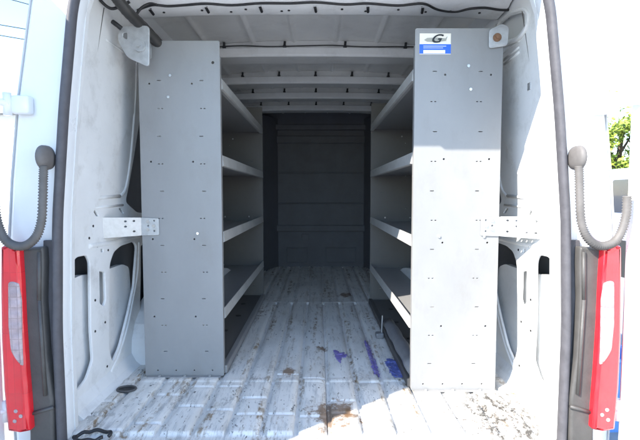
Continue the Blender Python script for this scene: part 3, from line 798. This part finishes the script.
# black cable loop near the door and floor lashing ring
c0 = onZ(93, 437, .012)
b = MB(); b.tube([c0 + Vector((.052 * math.cos(a) * (1 + .2 * math.sin(2 * a)), .03 * math.sin(a), .004 + .006 * math.sin(3 * a) ** 2)) for a in [2 * PI * k / 30 * .93 for k in range(31)]], .006, 8)
tag(b.build('cable_loop', M['black'], None, True), 'black cable loop lying on the floor at the door sill', 'cable')
def lashing(px, py, s, label):
    c = onZ(px, py, .0)
    root = empty('lashing_eye', (c.x, c.y, .0115), label, 'lashing eye')
    b = MB(); b.tube([Vector((c.x + .036 * math.cos(a), c.y + .026 * math.sin(a), .0145)) for a in [2 * PI * k / 24 for k in range(25)]], .005, 8); b.build('ring', M['base'], root, True)
    b = MB(); b.tube([Vector((c.x, c.y, .0125)), Vector((c.x, c.y, .0145))], .032, 20); b.build('cup', M['black'], root)
lashing(127, 392, -1, 'dark round lashing eye in the floor at the foot of the shaded unit')
# crumbs and litter
b = MB(); rr = random.Random(11)
for i in range(560):
    if i < 380:
        c = onZ(rr.gauss(500, 24), rr.uniform(398, 446), .012); sz = rr.uniform(.0006, .0011) * (1 + 2 * rr.random() ** 4)
    else:
        c = onZ(rr.uniform(90, 420), rr.uniform(385, 446), .011); sz = rr.uniform(.0005, .0012)
    if abs(c.x) > .80 or c.y < 1.43: continue
    q = Matrix.Rotation(rr.uniform(0, PI), 3, 'Z')
    l_ = sz * rr.uniform(1, 3.5)
    b.box((c.x - l_, c.y - sz, floor_h(c.x, c.y) - .001), (c.x + l_, c.y + sz, floor_h(c.x, c.y) + sz * 1.2), 0, rot=q)
tag(b.build('debris', M['crumb'], None), 'grey crumbs of dirt scattered over the floor by the sunlit side', 'debris', None, 'stuff')

# ------------------------------------------------------------------ outside
gm = mat('pale concrete yard', (.34, .335, .325), .9, var=.12, scale=.6, dirt=(.22, .21, .2), dirt_amt=.5, dscale=2, bump=.3, bscale=40)
b = MB(); b.box((-400, -400, GZ - .2), (400, 400, GZ)); tag(b.build('ground', gm, None), 'pale concrete yard under the van', 'ground', None, 'structure')
# blue bin beside the van
bx, by = 1.86, 2.80
root = empty('recycling_bin', (bx, by, GZ), 'blue plastic tub standing on the ground outside beyond the lit lamp', 'bin')
b = MB(); secs = []
for z, k in ((0, .80), (.02, .84), (.46, 1.0), (.47, 1.0)):
    secs.append([(bx + .17 * k * sx, by + .17 * k * sy, GZ + z) for sx, sy in rnd([(-1, -1), (1, -1), (1, 1), (-1, 1)], .25, 4)])
for z, k in ((.47, .95), (.03, .79)):
    secs.append([(bx + .17 * k * sx, by + .17 * k * sy, GZ + z) for sx, sy in rnd([(-1, -1), (1, -1), (1, 1), (-1, 1)], .25, 4)])
Vv = b.loft(secs); b.bm.faces.new(Vv[0]); b.bm.faces.new(Vv[-1]); b.build('tub', M['bin'], root)
b = MB(); rp = rnd([(-1, -1), (1, -1), (1, 1), (-1, 1)], .25, 4)
b.tube([Vector((bx + .178 * x, by + .178 * y, GZ + .47)) for x, y in rp + rp[:1]], .014, 8); b.build('rim', M['bin'], root, True)

def tree(x, y, h, cr, m, label, n=2600, seed=1):
    rg = random.Random(seed); root = empty('tree', (x, y, GZ), label, 'tree')
    b = MB(); b.tube([Vector((x, y, GZ)), Vector((x + .05, y, GZ + h * .3)), Vector((x - .04, y + .05, GZ + h * .55)), Vector((x, y, GZ + h * .8))], lambda i: .16 * h / 5 * (1 - .24 * i), 8)
    for k in range(9):
        a = k * 2.4; z0 = GZ + h * (.32 + .04 * k); e = Vector((x + cr * .75 * math.cos(a), y + cr * .75 * math.sin(a), z0 + h * .22))
        b.tube([Vector((x, y, z0)), Vector((x, y, z0)).lerp(e, .5) + Vector((0, 0, .12)), e], lambda i: .05 * h / 5 * (1 - .4 * i), 6)
    b.build('trunk', M['bark'], root, True)
    b = MB(); clumps = []
    for k in range(46):
        a = rg.uniform(0, 2 * PI); q = rg.uniform(.25, 1) ** .6; zz = rg.uniform(-1, 1)
        w = math.sqrt(max(0, 1 - zz * zz))
        clumps.append((Vector((x + cr * q * w * math.cos(a), y + cr * q * w * math.sin(a), GZ + h * .66 + h * .36 * zz * q)), rg.uniform(.18, .34) * cr))
    for i in range(n):
        c, r = rg.choice(clumps); p = c + Vector((rg.gauss(0, .5), rg.gauss(0, .5), rg.gauss(0, .42))) * r
        u = Vector((rg.gauss(0, 1), rg.gauss(0, 1), rg.gauss(0, 1))).normalized(); w = u.orthogonal().normalized(); L = rg.uniform(.05, .11) * cr / 2 + .03
        vs = [b.bm.verts.new(p + u * L), b.bm.verts.new(p + w * L * .5), b.bm.verts.new(p - u * L), b.bm.verts.new(p - w * L * .5 + u.cross(w) * L * .2)]
        b.bm.faces.new(vs)
    b.build('crown', m, root); return root
tree(9.25, 13.5, 4.25, 1.25, M['leaf'], 'yellow-green leafy tree seen through the gap beside the sunlit door post', 6000, 2)
hx_, hy_ = -17.5, 22.0
root = empty('house', (hx_, hy_ + 4, GZ), 'white house with a low grey roof far behind the shaded side of the van', 'house')
MB().box((hx_ - 6, hy_, GZ), (hx_ + 4.2, hy_ + 8, 4.7)).build('wall', mat('white render', (.75, .75, .73), .8, var=.05, scale=1), root)
b = MB(); b.loft([[(hx_ - 6.5, hy_ - .5, 4.70), (hx_ + 4.7, hy_ - .5, 4.70), (hx_ + 4.7, hy_ + 8.5, 4.70), (hx_ - 6.5, hy_ + 8.5, 4.70)], [(hx_ - 6.5, hy_ - .5, 4.85), (hx_ + 4.7, hy_ - .5, 4.85), (hx_ + 4.7, hy_ + 8.5, 4.85), (hx_ - 6.5, hy_ + 8.5, 4.85)], [(hx_ - 3, hy_ + 3.6, 6.6), (hx_ + 1.4, hy_ + 3.6, 6.6), (hx_ + 1.4, hy_ + 4.4, 6.6), (hx_ - 3, hy_ + 4.4, 6.6)]])
b.bm.faces.new([v for v in b.bm.verts][-4:]); b.bm.faces.new([v for v in b.bm.verts][:4]); b.build('roof', mat('grey shingles', (.30, .30, .31), .9, var=.3, scale=8, bump=.4), root)
for wx in (-4.2, -1.6):
    for wz in (.6, 3.0):
        b = MB(); b.box((hx_ + wx - .5, hy_ - .04, wz), (hx_ + wx + .5, hy_ - .002, wz + 1.2)); f = b.build('window', M['body'], root)
        b = MB(); b.box((hx_ + wx - .42, hy_ - .05, wz + .08), (hx_ + wx + .42, hy_ - .041, wz + 1.12)); b.build('pane', M['glass'], f)
# parked vehicle glimpsed beyond the post
px_, py_ = 6.35, 9.2
root = empty('parked_van', (px_, py_, GZ), 'silver-blue parked van below the yellow-green tree', 'van')
b = MB(); side = rnd([(-2.2, .35), (2.2, .35), (2.25, .85), (1.6, 1.05), (1.15, 1.85), (.9, 1.95), (-2.1, 1.95), (-2.25, 1.7)], .12, 5)
b.prism([(py_ + u, GZ + v) for u, v in side], 0, px_ - .85, px_ + .85); b.build('body', M['carpaint'], root)
for s in (-1, 1):
    for u0, u1 in ((-2.0, -.9), (-.8, .1), (.2, 1.15)):
        b = MB(); b.prism(rnd([(py_ + u0, GZ + 1.15), (py_ + u1, GZ + 1.15), (py_ + u1 - .12, GZ + 1.75), (py_ + u0, GZ + 1.75)], .06), 0, px_ + s * .845, px_ + s * .856); b.build('window', M['glass'], root)
    for u in (-1.4, 1.45):
        b = MB(); b.disc((px_ + s * .78, py_ + u, GZ + .33), (1, 0, 0), .33, .2, 28); w = b.build('wheel', M['tyre'], root)
b = MB(); b.prism(rnd([(px_ - .7, GZ + 1.15), (px_ + .7, GZ + 1.15), (px_ + .62, GZ + 1.75), (px_ - .62, GZ + 1.75)], .06), 1, py_ - 2.262, py_ - 2.23); b.build('window', M['glass'], root)
# power lines on two poles
P1 = Vector((-26, 24, 0)); P2 = Vector((2, 30, 0))
def pole(p, label):
    root = empty('utility_pole', (p.x, p.y, GZ), label, 'utility pole', 'utility poles')
    b = MB(); b.tube([(p.x, p.y, GZ), (p.x, p.y, GZ + 13.5)], lambda i: .15 - .05 * i, 10); b.build('post', M['wood'], root, True)
    b = MB(); b.box((p.x - 1.0, p.y - .06, GZ + 12.8), (p.x + 1.0, p.y + .06, GZ + 12.95)); b.build('crossarm', M['wood'], root)
pole(P1, 'wooden utility pole left of the view carrying three power lines'); pole(P2, 'wooden utility pole behind the van carrying three power lines')
for (pa, pb, D, lab) in (((0, -3), (28, 4.5), 22, 'topmost of the three power lines crossing the sky'), ((-4, 24.5), (26, 29.5), 23, 'middle one of the three power lines crossing the sky'), ((-4, 35), (26, 40), 24, 'lowest of the three power lines crossing the sky')):
    A_ = onY(*pa, D); B_ = onY(*pb, D); d = (B_ - A_)
    pts = [A_ + d * t for t in (-3.2, -1.5, 0, 1, 3, 6, 9)]
    b = MB(); b.tube(pts, .022, 6); tag(b.build('power_line', M['black'], None), lab, 'power line', 'power lines in the sky')

# ------------------------------------------------------------------ light
sun_d = Vector((1.28, 1.0, -1.24)).normalized()
sd = bpy.data.lights.new('sun', 'SUN'); sd.energy = 3.0; sd.angle = R(.5); sd.color = (1, .93, .82)
so = bpy.data.objects.new('sun', sd); COL.objects.link(so); so.rotation_euler = sun_d.to_track_quat('-Z', 'Y').to_euler(); so.location = (-5, -5, 8)
w = bpy.data.worlds.new('World'); S.world = w; w.use_nodes = True
n, l = w.node_tree.nodes, w.node_tree.links
sky = n.new('ShaderNodeTexSky'); sky.sky_type = 'NISHITA'; sky.sun_disc = False
sky.sun_elevation = math.asin(-sun_d.z); sky.sun_rotation = math.atan2(-sun_d.x, -sun_d.y)
sky.air_density = 1.0; sky.dust_density = .1; sky.ozone_density = 2.5
bg = n['Background']; bg.inputs['Strength'].default_value = .15
l.new(sky.outputs['Color'], bg.inputs['Color'])
S.view_settings.view_transform = 'Standard'; S.view_settings.look = 'None'; S.view_settings.gamma = 1
S.view_settings.exposure = 2.05
S.cycles.max_bounces = 10; S.cycles.diffuse_bounces = 7
